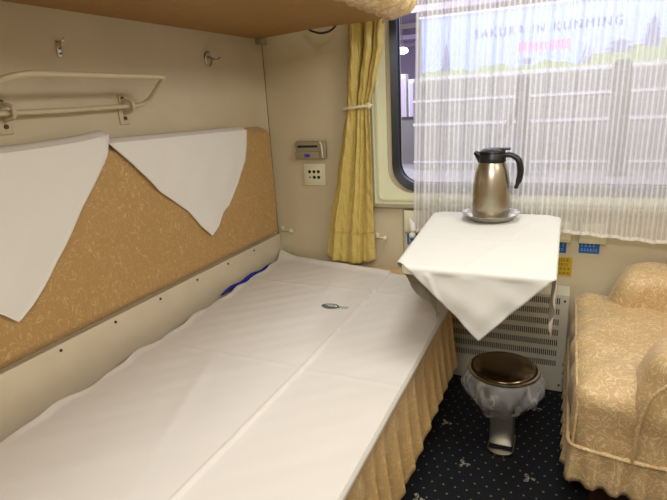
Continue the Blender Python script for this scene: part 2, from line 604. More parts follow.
# bed sheet --------------------------------------------------------------
def left_edge(y):
    return .052 + .045 * min(max((-y - .3) / .9, 0), 1) + .006 * math.sin(y * 21) + .005 * math.sin(y * 47 + 1) - (.022 * max(0, 1 - abs(y + .06) / .2))
def far_edge(x):
    t_ = min(max((x - .03) / .56, 0), 1)
    return -.022 - .100 * t_ ** 1.05 - (.015 * max(0, (x - .6) / .26))
def sheet_f(u, v):
    y0 = -2.02
    # u across, v along from far (0) to near (1)
    xr = .8695
    q_ = min(max((-.1 - v * 1.9 + .335) / .05, 0), 1)
    xr -= .078 * q_ * q_ * (3 - 2 * q_)
    xl0 = left_edge(-.05 - v * 1.95)
    x = xl0 + (xr - xl0) * u
    yf = far_edge(x)
    y = yf + (y0 - yf) * v
    z = .4185
    seam = .587 + .003 * math.sin(y * 5)
    z += .0045 if x < seam else 0.0
    # soft creases
    z += .0016 * h2(x * 9 + 1, y * 7) + .0011 * h2(x * 21 - y * 9, y * 16 + 3)
    z += .0035 * math.exp(-((x - .30 + .35 * (y + .9)) / .02) ** 2) * math.exp(-((y + 1.1) / .25) ** 2)
    z += .003 * math.exp(-((x - .42 + .25 * (y + .4)) / .012) ** 2) * math.exp(-((y + .33) / .12) ** 2)
    # cross folds left by ironing
    for yy in (-.335, -.92, -1.5):
        z += .0016 * math.exp(-((y - yy) / .006) ** 2)
    # ridge of the fold
    z += .0028 * math.exp(-((x - seam + .004) / .004) ** 2)
    # far hem puffs up, left corner is bunched
    z += .012 * math.exp(-(v * 1.95 / .02) ** 2) * (1 if x < .58 else .5)
    z += .020 * math.exp(-((x - .03) / .05) ** 2 - ((y + .03) / .05) ** 2)
    # left edge curls
    z += .010 * math.exp(-((x - xl0) / .012) ** 2) * (.6 + .4 * math.sin(y * 23))
    # right edge turns down over the mattress
    if u > .992:
        z -= .014 * (u - .992) / .008
    if z < .4155 and u <= .992:
        z = .4155
    return (x, y, z)
b = grid(bmesh.new(), 240, 260, sheet_f)
sheet = link('bed_sheet', b, M_sheet, mods=[('SOLIDIFY', dict(thickness=.0015, offset=1))], angle=60)
tag(sheet, 'long white cotton sheet spread over the berth under the left wall', 'bed sheet')
# small grey emblem printed on the sheet
def sheet_z(x, y):
    xl0 = left_edge(y)
    u = (x - xl0) / (.8695 - xl0)
    yf = far_edge(x)
    v = (yf - y) / (yf + 2.02)
    return sheet_f(u, v)[2]
b = bmesh.new()
ec = Vector((.487, -.508, 0))
def em(a0, a1, r0, r1, n=18, sx=1.0, sy=.62):
    vs = []
    for i in range(n + 1):
        a = a0 + (a1 - a0) * i / n
        for r in (r0, r1):
            x, y = ec.x + r * math.cos(a) * sx, ec.y + r * math.sin(a) * sy
            vs.append(b.verts.new((x, y, sheet_z(x, y) + .0030)))
    for i in range(n):
        b.faces.new((vs[2 * i], vs[2 * i + 1], vs[2 * i + 3], vs[2 * i + 2]))
em(0, 2 * PI, .026, .033, 30)
em(2.7, 6.1, .008, .026)
em(.2, 2.4, .013, .017, 10)
em(-2.2, -.8, .001, .008, 8)
for i in range(3):
    x0 = ec.x + .034 + i * .012
    for (dx0, dx1, dy0, dy1) in ((0, .003, -.009, .009), (.003, .008, .005, .009)):
        p = [(x0 + dx0, ec.y + dy0), (x0 + dx1, ec.y + dy0), (x0 + dx1, ec.y + dy1), (x0 + dx0, ec.y + dy1)]
        b.faces.new([b.verts.new((x, y, sheet_z(x, y) + .0030)) for x, y in p])
link('emblem', b, M_logo, sheet, smooth=False)

# blue blanket edge tucked at the wall
b = bmesh.new()
pts = [(.034, -.12 - i * .03, .424 + .004 * math.sin(i * 1.3)) for i in range(14)]
tube(b, pts, .012, 10, radii=[.003 + .006 * math.sin(PI * (i + .3) / 14) for i in range(14)])
tag(link('blanket', b, M_bluecloth), 'deep blue blanket edge peeping out between the white sheet and left wall', 'blanket')

# ---------------------------------------------------------------- upholstered back panel on left wall
bp_ = thing('backrest_panel', 'long ochre jacquard padded backrest on the left wall above the berth', 'backrest', (0, -1.0, .53))
outl = []
y1, y0, z0, z1 = -.048, -2.3, .545, 1.02
r = .055
def pan(y, zz, x):
    return (x, y, zz)
# cushion surface as a puffed patch
def cush(u, v):
    y = y1 + (y0 - y1) * u
    top = z1 + .012 * min(u * 2.2, 1)
    d = min(u * (y1 - y0), .06)
    cr = .045 * (1 - math.sqrt(max(0, 1 - (1 - d / .06) ** 2)))
    zt = top - cr
    z = z0 + (zt - z0) * v
    eu = min(u * (y1 - y0) / .035, 1)
    ev = min(v * (zt - z0) / .035, (1 - v) * (zt - z0) / .035, 1)
    e = (1 - (1 - eu) ** 2.2) * (1 - (1 - max(ev, 0)) ** 2.2)
    x = .006 + .040 * e ** .8 + .0012 * h2(y * 6, z * 8) * e
    return (x, y, z)
b = bmesh.new()
grid(b, 220, 60, cush)
link('cushion', b, M_cushion, bp_, angle=60)
b = bmesh.new()
box(b, .0005, .008, y0, y1 - .004, z0 + .006, z1 - .02)
link('backing_board', b, M_wood, bp_, smooth=False)
b = bmesh.new()
tube(b, [(.013, y1 - .003, .55), (.013, y1 + .001, .80), (.013, y1 - .004, .965)], .004, 8)
tube(b, [(.013, y1 - .01 - i * .2, z0 + .002) for i in range(12)], .004, 8)
link('piping', b, M_cushion, bp_)

# white antimacassars draped over it --------------------------------------
def drape(name, Lp, Rp, label, xf, seedv, overx=.014, grp=None, peak=0.0):
    """Lp, Rp: edge polylines (y,z) from the top down to a common tip"""
    def samp(P, t_):
        seg = [math.dist(P[i], P[i + 1]) for i in range(len(P) - 1)]
        s = t_ * sum(seg)
        for i, l in enumerate(seg):
            if s <= l or i == len(seg) - 1:
                q = min(s / l, 1)
                return (P[i][0] + (P[i + 1][0] - P[i][0]) * q, P[i][1] + (P[i + 1][1] - P[i][1]) * q)
            s -= l
    def f(u, v):
        if v < .08:
            w = v / .08
            a, c = samp(Lp, 0), samp(Rp, 0)
            y = a[0] + (c[0] - a[0]) * u
            z = a[1] + (c[1] - a[1]) * u
            ang = PI / 2 * w
            lift = peak * (u ** 9) - (.004 if peak else 0) * math.sin(PI * u)
            return (overx + (xf - overx) * math.sin(ang), y, z - .004 + .014 * math.cos(ang) + lift)
        t_ = (v - .08) / .92
        a, c = samp(Lp, t_), samp(Rp, t_)
        y = a[0] + (c[0] - a[0]) * u
        z = a[1] + (c[1] - a[1]) * u + (peak * (u ** 9) - (.004 if peak else 0) * math.sin(PI * u)) * max(0, 1 - t_ * 8)
        hemp = .0025 * math.exp(-((min(u, 1 - u)) * abs(a[0] - c[0]) / .006) ** 2)
        x = xf + .0035 * h2(y * 14 + seedv, z * 12) * min(t_ * 4, 1) + .004 * math.sin((y * 30 + z * 14) + seedv) * t_ + hemp + .003
        return (x, y, z)
    o = link(name, grid(bmesh.new(), 60, 60, f), M_white, mods=[('SOLIDIFY', dict(thickness=.0018, offset=1))], angle=70)
    return tag(o, label, 'antimacassar', grp)
drape('antimacassar', [(-.945, 1.030), (-.87, .962), (-.78, .868), (-.66, .78), (-.60, .71), (-.557, .668)],
      [(-.262, 1.018), (-.275, .955), (-.295, .90), (-.35, .83), (-.43, .75), (-.47, .735), (-.52, .69), (-.557, .668)],
      'white cloth with its point hanging down, over the backrest beneath the round wall hook', .050, 1.2)
drape('antimacassar', [(-1.72, 1.040), (-1.60, .90), (-1.44, .765), (-1.33, .685), (-1.297, .652)],
      [(-.940, 1.042), (-.955, 1.0), (-.99, .962), (-1.06, .885), (-1.147, .784), (-1.20, .73), (-1.26, .68), (-1.297, .652)],
      'larger white cloth over the backrest, cut off by the left edge of the photo', .052, 4.0, peak=.012)

# ---------------------------------------------------------------- fold-down rack on left wall
rk = thing('towel_rack', 'cream enamelled tubular folding rack screwed to the left wall', 'rack', (0, -1.0, 1.12))
zl, xo, zu = 1.124, .150, 1.199
path = [(.030, -1.05, zl - .002), (.030, -.755, zl + .003), (xo, -.795, zu), (xo, -1.26, zu + .001), (.030, -1.34, zl - .002), (.030, -1.05, zl - .002)]
pp = smooth_path(path, [0, .05, .012, .07, .05, 0], 8)
b = tube(bmesh.new(), pp, .0065, 12)
link('rail', b, M_rack, rk)
for yb in (-.822, -1.188):
    b = bmesh.new()
    box(b, 0, .005, yb - .018, yb + .018, zl - .050, zl + .006, bev=.002)
    box(b, 0, .005, yb - .010, yb + .014, zl + .010, zl + .034, bev=.002)
    br = link('bracket', b, M_rack, rk)
    b = bmesh.new()
    tube(b, smooth_path([(.004, yb, zl + .02), (.046, yb, zl + .013), (.046, yb, zl - .012), (.004, yb, zl - .018)], .012, 4), .005, 8)
    link('clamp', b, M_rack, br)
    for dz in (.024, -.032):
        b = tube(bmesh.new(), [(.004, yb + .001, zl + dz), (.0085, yb + .001, zl + dz)], .0055, 12)
        link('screw', b, M_screw, br)

# small plate hook and round hook on left wall
hk = thing('wall_hook', 'tiny oblong metal plate hook on the left wall above the rack', 'hook', (0, -1.0, 1.28))
b = bx(0, .004, -1.008, -.992, 1.253, 1.293, bev=.002)
link('plate', b, M_chrome, hk)
b = tube(bmesh.new(), smooth_path([(.003, -1.0, 1.287), (.018, -1.0, 1.290), (.022, -.995, 1.298)], .006, 4), .003, 8)
link('peg', b, M_chrome, hk)
for dz in (1.262, 1.274):
    link('screw', tube(bmesh.new(), [(.003, -1.0, dz), (.0055, -1.0, dz)], .0028, 10), M_screw, hk)
hk = thing('coat_hook', 'round chrome coat hook with curled arm on the left wall by the corner', 'hook', (0, -.38, 1.28))
b = bmesh.new()
n = 28
for sgn in (0,):
    tube(b, [(.004, -.385 + .018 * math.cos(2 * PI * i / n), 1.276 + .024 * math.sin(2 * PI * i / n)) for i in range(n)], .0032, 8, closed=True)
link('ring', b, M_chrome, hk)
b = bmesh.new()
v = [b.verts.new((.003, -.385 + .017 * math.cos(2 * PI * i / n), 1.276 + .023 * math.sin(2 * PI * i / n))) for i in range(n)]
b.faces.new(v)
v2 = [b.verts.new((.0, p.co.y, p.co.z)) for p in v]
b.faces.new(v2[::-1])
for i in range(n):
    b.faces.new((v[i], v[(i + 1) % n], v2[(i + 1) % n], v2[i]))
link('base_plate', b, M_rack, hk, smooth=False)
b = tube(bmesh.new(), smooth_path([(.003, -.387, 1.283), (.020, -.385, 1.276), (.034, -.378, 1.268), (.040, -.362, 1.279)], .012, 5), .0042, 10, radii=None)
link('arm', b, M_chrome, hk)

# ---------------------------------------------------------------- upper berth
ub = thing('upper_berth', 'upper berth overhead with brown underside and gold ruffled edge', 'berth', (.3, -1.0, 1.37))
poly = [(0.002, -.040), (.12, -.075), (.30, -.130), (.40, -.150), (.52, -.150), (.575, -.162), (.607, -.20), (.612, -.25), (.612, -2.1), (0.002, -2.1)]
b = prism(bmesh.new(), poly, 1.368, 1.40, 'z')
link('bottom_board', b, M_bunk, ub, smooth=False)
poly2 = [(0.01, -.06), (.30, -.155), (.58, -.18), (.625, -.22), (.63, -.28), (.63, -2.1), (0.01, -2.1)]
b = prism(bmesh.new(), poly2, 1.40, 1.56, 'z')
link('mattress', b, M_gold, ub, smooth=False)
pth = [(.36, -.140)] + [(.40, -.138), (.46, -.132), (.52, -.128), (.555, -.130), (.590, -.142), (.612, -.165), (.624, -.20), (.629, -.25), (.631, -.30), (.631, -2.1)]
b = bmesh.new()
ruffle(b, pth[3:], 1.475, 1.356, .012, .030, .090, flare=-.006, nv=12, step=.003, zwave=.022, seedv=11)
# outward bulge of the gathered band
for vtx in b.verts:
    tt = (1.475 - vtx.co.z) / .117
    vtx.co.x += .062 * math.sin(PI * min(max(tt, 0), 1)) ** .8 + .014
    if vtx.co.y > -.25:
        vtx.co.y += .02 * math.sin(PI * min(max(tt, 0), 1)) * (vtx.co.y + .25) / .12
link('ruffle', b, M_gold, ub, mods=[('SOLIDIFY', dict(thickness=.0015))])
b = bmesh.new()
box(b, .002, .030, -.055, -.004, 1.346, 1.367, bev=.002)
link('corner_bracket', b, M_grey, ub)

# cable loop under its far end
b = tube(bmesh.new(), smooth_path([(.215, -.015, 1.395), (.245, -.02, 1.376), (.29, -.028, 1.362), (.335, -.028, 1.368), (.36, -.02, 1.395)], .03, 5), .0042, 8)
tag(link('cable', b, M_cable), 'dark red cable sagging below the upper berth at the far wall', 'cable')

# ---------------------------------------------------------------- things on the far wall
ch = thing('card_holder', 'grey slotted card box mounted on the far wall above the outlet', 'card holder', (.205, 0, .91))
b = bx(.134, .276, -.022, 0, .872, .948, bev=.006, seg=3)
link('case', b, M_grey, ch)
link('slot', bx(.146, .240, -.0232, -.018, .922, .931, bev=.001), M_hole, ch)
link('lower_lip', bx(.134, .246, -.028, -.020, .874, .905, bev=.003), M_grey, ch)
link('badge', prism(bmesh.new(), [(.193 + .015 * math.cos(a * PI / 8), .889 + .007 * math.sin(a * PI / 8)) for a in range(16)], -.0295, -.027), M_violet, ch)
b = tube(bmesh.new(), smooth_path([(.252, -.022, .944), (.262, -.030, .938), (.266, -.030, .89), (.262, -.024, .880)], .01, 4), .004, 8)
link('clip', b, M_ivory, ch)

ot = thing('wall_outlet', 'square ivory outlet plate with six holes below the card box', 'outlet', (.212, 0, .806))
link('plate', bx(.160, .263, -.009, 0, .758, .852, bev=.003), M_ivory, ot)
link('inner_plate', bx(.172, .251, -.011, -.008, .770, .840, bev=.001), M_ivory, ot)
for i in range(3):
    for j in range(2):
        cx, cz = .190 + i * .021, .818 - j * .024
        rr_ = .0038 if (i == 0 and j == 1) else .0072
        link('socket_hole', tube(bmesh.new(), [(cx, -.0118, cz), (cx, -.009, cz)], rr_, 14), M_hole, ot)

def knob(name, x0, x1, z, label):
    h = thing(name, label, 'hook', (x0, 0, z))
    b = bx(x0 - .004, x0 + .012, -.006, 0, z - .014, z + .012, bev=.002)
    link('base_plate', b, M_ivory, h)
    b = bmesh.new()
    tube(b, [(x0 + .004, -.004, z), (x0 + .012, -.026, z - .001), (x1 - .006, -.030, z - .002)], .0042, 10)
    link('arm', b, M_ivory, h)
    b = bmesh.new()
    bmesh.ops.create_uvsphere(b, u_segments=16, v_segments=10, radius=.0105, matrix=Matrix.Translation((x1 - .004, -.032, z - .001)))
    link('knob', b, M_ivory, h)
knob('curtain_hook', .022, .090, .555, 'ivory knob hook on the far wall beside the left corner')
knob('curtain_hook', .484, .534, .546, 'ivory knob hook on the far wall just right of the yellow curtain')

# ---------------------------------------------------------------- yellow curtain
cu = thing('curtain', 'gold yellow satin curtain tied back at the left of the window', 'curtain', (.43, -.05, 1.4))
def interp(tab, z):
    for (za, a), (zb, b_) in zip(tab, tab[1:]):
        if z <= za and z >= zb:
            t_ = (za - z) / (za - zb)
            t_ = t_ * t_ * (3 - 2 * t_) * .5 + t_ * .5
            return [p + (q - p) * t_ for p, q in zip(a, b_)]
    return tab[-1][1] if z < tab[-1][0] else tab[0][1]
tab = [(1.80, (.40, .60, .018)), (1.40, (.410, .555, .014)), (1.30, (.403, .545, .013)), (1.18, (.392, .515, .010)), (1.095, (.388, .492, .006)), (1.06, (.385, .488, .006)),
       (.98, (.365, .492, .012)), (.80, (.330, .492, .015)), (.60, (.284, .490, .012)), (.50, (.268, .490, .010)), (.425, (.258, .492, .009))]
def curt(u, v):
    z = 1.80 + (.445 - 1.80) * v
    xl_, xr_, am = interp(tab, z)
    nf = 2.8
    below = max(0, min(1, (1.08 - z) / .6))
    w = 2 * PI * nf * (u + .03 * math.sin(z * 5)) + .5 * math.sin(u * 9) + z * .6
    x = xl_ + (xr_ - xl_) * u + .004 * math.cos(w)
    y = -.046 + .0012 * math.sin(z * 90 + u * 40) + .0025 * math.sin(w * 3.1 + z * 6) + am * (math.sin(w) + .3 * math.sin(2.3 * w + 1)) - .012 * math.sin(PI * u) * below
    # deep dark pleat above the tie
    if z > 1.08:
        y += .022 * math.exp(-((u - .47) / .05) ** 2)
    if v > .99:
        y += .0
    z2 = z - .014 * math.sin(PI * u) * (v ** 6) * 1.0 + .010 * (abs(u - .5) * 2) ** 3 * v ** 6
    y = min(y, -.006)
    y -= .0022 * math.exp(-((z - .575) / .003) ** 2)
    return (x, y, z2)
b = grid(bmesh.new(), 120, 200, curt)
link('drape', b, M_curtain, cu, mods=[('SOLIDIFY', dict(thickness=.0014))], angle=80)
b = bmesh.new()
n = 36
pts = []
for i in range(n):
    a = 2 * PI * i / n
    pts.append((.438 + .057 * math.cos(a), -.046 + .028 * math.sin(a), 1.078 + .004 * math.cos(a)))
tube(b, pts, .0055, 8, closed=True)
link('tieback', b, M_ivory, cu)
b = bmesh.new()
bmesh.ops.create_uvsphere(b, u_segments=14, v_segments=8, radius=.012, matrix=Matrix.Translation((.490, -.062, 1.082)) @ Matrix.Diagonal((1, .6, 1, 1)))
link('button', b, M_ivory, cu)
b = bmesh.new()
bp2 = [Vector(curt(i / 60, (1.80 - .5755) / (1.80 - .445))) + Vector((0, -.002, 0)) for i in range(61)]
tube(b, bp2, .0016, 6)
link('hem_stitch', b, M_curtain, cu)

# ---------------------------------------------------------------- sheer curtain
def sheer_z(x):
    pts = [(.60, .575), (.66, .580), (.72, .612), (.80, .635), (1.18, .625), (1.24, .620), (1.34, .612), (1.50, .600), (1.70, .590), (1.93, .585)]
    for (a, za), (c, zc) in zip(pts, pts[1:]):
        if a <= x <= c:
            return za + (zc - za) * (x - a) / (c - a)
    return .58
def shx(u, v):
    # u is cloth arc length; folds denser on the left
    top = .700 + (1.93 - .700) * u
    bot = .668 + (1.93 - .668) * u
    return top + (bot - top) * v
def shf(u, v):
    x = shx(u, v)
    zb = sheer_z(x)
    z = 1.86 + (zb - 1.86) * v
    s = u * 1.75
    am = .006 + .003 * math.sin(u * 7 + 1)
    if u < .12:
        am += .004
    y = -.098 + am * math.sin(2 * PI * s / .115 + .8 * math.sin(u * 13) + v * .8) + .0035 * math.sin(2 * PI * s / .041 + v * 2.5)
    # lifted diagonal fold beside the table, low on the right
    d = (x - 1.16) + (z - .66) * 1.1
    y -= .010 * math.exp(-(d / .025) ** 2) * max(0, 1 - abs(z - .66) / .10)
    z += .0025 * math.sin(s * 60) * v ** 8
    return (x, min(y, -.07), z)
b = grid(bmesh.new(), 420, 40, shf, uv=lambda u, v: (u * 1.37 + .012 * math.sin(u * 9), v))
sh = link('sheer_curtain', b, M_sheer, angle=180)
tag(sh, 'sheer white striped voile curtain hanging across the window behind the flask', 'curtain')
b = bmesh.new()
def hemf(u, v):
    p = Vector(shf(u, 1.0))
    p.z += .012 * (1 - v)
    p.y -= .002
    return p
grid(b, 420, 2, hemf)
link('hem', b, M_white, sh, angle=180)
b = bmesh.new()
tube(b, [(.655, -.086, .645), (.668, -.100, .628), (.672, -.102, .606), (.668, -.098, .588)], .01, 10, radii=[.004, .011, .013, .004])
bmesh.ops.create_uvsphere(b, u_segments=14, v_segments=10, radius=.0125, matrix=Matrix.Translation((.669, -.104, .585)))
link('gathered_corner', b, M_white, sh)

# ---------------------------------------------------------------- outlets and stickers low on far wall
def outlet_box(x0, x1, z0_, z1_, label, holes=False):
    o = thing('outlet_box', label, 'outlet', ((x0 + x1) / 2, 0, z0_))
    link('housing', bx(x0, x1, -.024, 0, z0_, z1_, bev=.003), M_ivory, o)
    link('cover', bx(x0 + .004, x1 - .004, -.028, -.023, z0_ + .010, z1_ - .004, bev=.001), M_ivory, o)
    if holes:
        for i in range(5):
            cx, cz = x0 + .03 + (i % 3) * .016, z1_ - .02 - (i // 3) * .016 - (i % 2) * .004
            link('socket_hole', tube(bmesh.new(), [(cx, -.0295, cz), (cx, -.027, cz)], .0035, 10), M_hole, o)
    return o
outlet_box(1.262, 1.350, .566, .640, 'ivory outlet box under the sheer hem, the one clear of the table')
outlet_box(1.140, 1.236, .566, .640, 'ivory outlet box at the table corner half covered by the white cloth', True)
outlet_box(.612, .690, .575, .665, 'ivory outlet box left of the table below the window frame')
def sticker(x0, x1, z0_, z1_, mat, label, pm, rows, seedv):
    o = thing('sticker', label, 'sticker', ((x0 + x1) / 2, 0, z0_))
    link('backing', bx(x0, x1, -.0015, 0, z0_, z1_), mat, o, smooth=False)
    b = bmesh.new()
    rnd = random.Random(seedv)
    H = z1_ - z0_
    for r_ in range(rows):
        zc = z1_ - H * (r_ + .6) / (rows + .3)
        hh = H / rows * (.20 if r_ else .26)
        x = x0 + .007
        while x < x1 - .010:
            w = rnd.uniform(.005, .008) if rows < 3 else rnd.uniform(.004, .012)
            # little glyph-like strokes
            box(b, x, x + w, -.0022, -.0012, zc + hh * .7, zc + hh)
            box(b, x + w * .35, x + w * .55, -.0022, -.0012, zc - hh, zc + hh * .8)
            box(b, x, x + w, -.0022, -.0012, zc - hh, zc - hh * .6)
            x += w + (.006 if r_ == 0 and rows < 3 else .003)
    pr = link('print', b, pm, o, smooth=False)
    pr['kind'] = 'stuff'
sticker(1.264, 1.331, .524, .566, M_blue, 'blue sticker with pale writing, below the outlet box clear of the table', M_bluewhite, 2, 1)
sticker(1.150, 1.222, .520, .562, M_blue, 'blue sticker half hidden behind the right side of the tablecloth', M_bluewhite, 2, 2)
sticker(.618, .690, .515, .562, M_blue, 'blue sticker at the left of the table beside the berth foot', M_bluewhite, 2, 3)
sticker(1.165, 1.246, .430, .503, M_yellow, 'yellow printed notice sticker on the far wall right of the tablecloth', M_ink, 4, 4)

# ---------------------------------------------------------------- table and cloth
TZ = .694
tb = thing('side_table', 'small wall table under the window hidden by a white cloth', 'table', (1.0, -.48, 0))
tpoly = smooth_path([(1.0, -.165, 0), (1.184, -.165, 0), (1.184, -.795, 0), (.828, -.795, 0), (.778, -.165, 0), (1.0, -.165, 0)], .03, 5)[:-1]
b = prism(bmesh.new(), [(p.x, p.y) for p in tpoly], TZ - .022, TZ, 'z')
link('tabletop', b, M_ivory, tb, smooth=False)
for xx in (.90, 1.10):
    b = bmesh.new()
    prism(b, [(-.005, TZ - .022), (-.005, .52), (-.02, .50), (-.45, TZ - .04), (-.45, TZ - .022)], xx - .008, xx + .008, 'x')
    link('bracket', b, M_ivory, tb, smooth=False)
b = bx(.80, 1.18, -.165, -.145, TZ - .05, TZ - .022)
link('back_rail', b, M_ivory, tb, smooth=False)

CX, CY, HX, HY, HD = 1.0, -.48, .186, .317, .497
def cloth_f(u, v):
    # square cloth turned 45 degrees: (u,v) -> diamond
    a = (u - v) * HD
    c = (u + v - 1) * HD
    a -= .065 * c
    # a along x, c along y
    xl = -(HX + .012 + .045 * (c / HY + 1) / 2 * (1 if c > -HY else 0))
    if c <= -HY:
        xl = -(HX)
    xmin, xmax = xl + .02, HX
    px = min(max(a, xmin), xmax)
    py = min(max(c, -HY), HY)
    ex = a - px
    ey = c - py
    d = math.hypot(ex, ey)
    R_ = .008
    x, y, z = CX + px, CY + py, TZ + .0025
    if d > 1e-9:
        nx, ny = ex / d, ey / d
        if d < R_ * PI / 2:
            th = d / R_
            out = R_ * math.sin(th)
            dz = R_ * (1 - math.cos(th))
        else:
            out = R_
            dz = R_ + d - R_ * PI / 2
        hang = max(0, d - .02)
        fold = 0
        if abs(ex) > abs(ey):
            if ex < 0:
                # left flap: its point swings inward and rests on the berth edge
                out -= .26 * hang
                out += .010 * math.sin(c * 34 + 1.0) * min(hang * 8, 1)
                lim = .4285
                if z - dz < lim:
                    over = lim - (z - dz)
                    dz = z - lim
                    out -= over * .5
            else:
                out += .004 + .006 * math.sin(c * 40 + 2) * min(hang * 7, 1) - .04 * hang
        else:
            if ey < 0:
                out += .004 + .006 * math.sin(a * 26 + .5) * min(hang * 7, 1) + .03 * hang
                if ex != 0:
                    out += .0
        x += nx * out
        y += ny * out
        z -= dz
        if ey > 0 and abs(ey) >= abs(ex):
            # back point lies short against the wall side of the table
            y = min(y, CY + HY + .012)
    else:
        z += .0008 * (h2(a * 16, c * 14) + .6) + .0012 * math.exp(-((a - .07 - c * .25) / .004) ** 2) + .0012 * math.exp(-((c + .05 - a * .1) / .004) ** 2)
    if ey < -.02 and abs(ey) > abs(ex):
        y -= .004 * h2(a * 22 + c * 9, c * 26) + .004 * math.exp(-((a + .16 + c * .42 + .08) / .006) ** 2)
    x += .0015 * h2(a * 30, c * 30) * (d > .02)
    y += .0015 * h2(a * 25 + 2, c * 28) * (d > .02)
    return (x, y, z)
b = grid(bmesh.new(), 150, 150, cloth_f)
tcl = link('tablecloth', b, M_tablecloth, mods=[('SOLIDIFY', dict(thickness=.0015, offset=0))], angle=80)
tag(tcl, 'white square tablecloth with its corner hanging over the front of the small table', 'tablecloth')

# ---------------------------------------------------------------- flask on its dish
TC = (.982, -.262)
b = bmesh.new()
zt = TZ + .0055
prof = [(.046, .0), (.062, .001), (.070, .004), (.079, .011), (.089, .020), (.093, .022), (.093, .0235), (.089, .0225), (.081, .0135), (.069, .0065), (.060, .004), (.0, .004)]
lathe(b, prof, (TC[0], TC[1], zt), 56, capb=True, capt=False)
bmesh.ops.remove_doubles(b, verts=b.verts[:], dist=1e-5)
dish = tag(link('dish', b, M_steel2, angle=60), 'round shallow stainless steel dish under the flask on the table', 'dish')
fk = thing('vacuum_flask', 'brushed steel vacuum jug with black lid and handle standing on the table', 'flask', (TC[0], TC[1], zt + .0045))
zb = zt + .0045
b = bmesh.new()
prof = [(.0, 0), (.054, 0), (.0575, .003), (.059, .012), (.0598, .05), (.0598, .085), (.0585, .115), (.0555, .145), (.0515, .168), (.0462, .186), (.0425, .196), (.0415, .201)]
lathe(b, prof, (TC[0], TC[1], zb), 64, capb=False, capt=True)
bmesh.ops.remove_doubles(b, verts=b.verts[:], dist=1e-5)
link('body', b, M_steel, fk, angle=60)
b = bmesh.new()
prof = [(.0425, .199), (.0435, .202), (.0425, .214), (.0395, .226), (.0385, .230)]
lathe(b, prof, (TC[0], TC[1], zb), 48)
# spout on the left
cx, cy = TC
sp = [(cx - .030, cy, zb + .210), (cx - .044, cy - .001, zb + .224), (cx - .056, cy - .002, zb + .234)]
tube(b, sp, .01, 12, radii=[.020, .012, .006])
link('collar', b, M_black, fk, angle=40)
b = bmesh.new()
prof = [(.039, .231), (.041, .233), (.040, .238), (.032, .2435), (.018, .2465), (.0, .247)]
lathe(b, prof, (TC[0], TC[1], zb), 48, capt=False)
bmesh.ops.remove_doubles(b, verts=b.verts[:], dist=1e-5)
# tilt of the lid: thumb lever to the right
box(b, cx + .006, cx + .056, cy - .011, cy + .011, zb + .240, zb + .2475, bev=.003)
lo = link('lid', b, M_black, fk, angle=40)
b = bmesh.new()
hp = smooth_path([(cx + .034, cy, zb + .222), (cx + .058, cy, zb + .224), (cx + .082, cy, zb + .208), (cx + .089, cy, zb + .170), (cx + .086, cy, zb + .140), (cx + .076, cy, zb + .108)], .022, 6)
L_ = len(hp)
tube(b, hp, .01, 12, radii=[.0105 - .003 * abs(i / L_ - .55) if i < L_ - 2 else .0065 for i in range(L_)])
for vtx in b.verts:
    vtx.co.y = cy + (vtx.co.y - cy) * 1.35
link('handle', b, M_black, fk, angle=60)

for ch_ in list(fk.children):
    for vtx in ch_.data.vertices:
        vtx.co.z = zb + (vtx.co.z - zb) * .93

# ---------------------------------------------------------------- heater under the table
ht = thing('heater', 'white slotted metal heater cabinet on the floor under the window table', 'heater', (1.0, -.06, 0))
X0, X1, YF, ZT = .80, 1.244, -.105, .392
b = bmesh.new()
# sides and top and back around an open front
box(b, X0, X0 + .006, YF + .002, -.004, .004, ZT)
box(b, X1 - .006, X1, YF + .002, -.004, .004, ZT)
box(b, X0 + .006, X1 - .006, YF + .002, -.004, ZT - .006, ZT)
box(b, X0 + .006, X1 - .006, YF + .002, -.004, .004, .010)
link('cabinet', b, M_heater, ht, smooth=False)
link('slot_backing', bx(X0 + .008, X1 - .008, YF + .03, YF + .034, .012, ZT - .008), M_slot_shade, ht, smooth=False)  # flat dark sheet; its colour stands in for shade inside the slots
b = bmesh.new()
rows = 7
ztop, zbot_ = ZT - .012, .088
pitch = (ztop - zbot_) / rows
xa, xb = X0 + .018, X1 - .030
box(b, X0, X1, YF - .002, YF + .002, .004, zbot_)
box(b, X0, X1, YF - .002, YF + .002, ztop, ZT)
box(b, X0, xa, YF - .002, YF + .002, zbot_, ztop)
box(b, xb, X1, YF - .002, YF + .002, zbot_, ztop)
for i in range(rows):
    za = zbot_ + i * pitch
    box(b, xa, xb, YF - .002, YF + .002, za, za + pitch * .40)
    nn = 56
    px = (xb - xa) / nn
    for j in range(nn):
        x = xa + j * px
        box(b, x, x + px * .48, YF - .0019, YF + .0019, za + pitch * .40, za + pitch)
link('front_grille', b, M_heater, ht, smooth=False)
for zz in (.03, .37):
    link('screw', tube(bmesh.new(), [(X1 - .014, YF - .0045, zz), (X1 - .014, YF - .001, zz)], .004, 10), M_screw, ht)

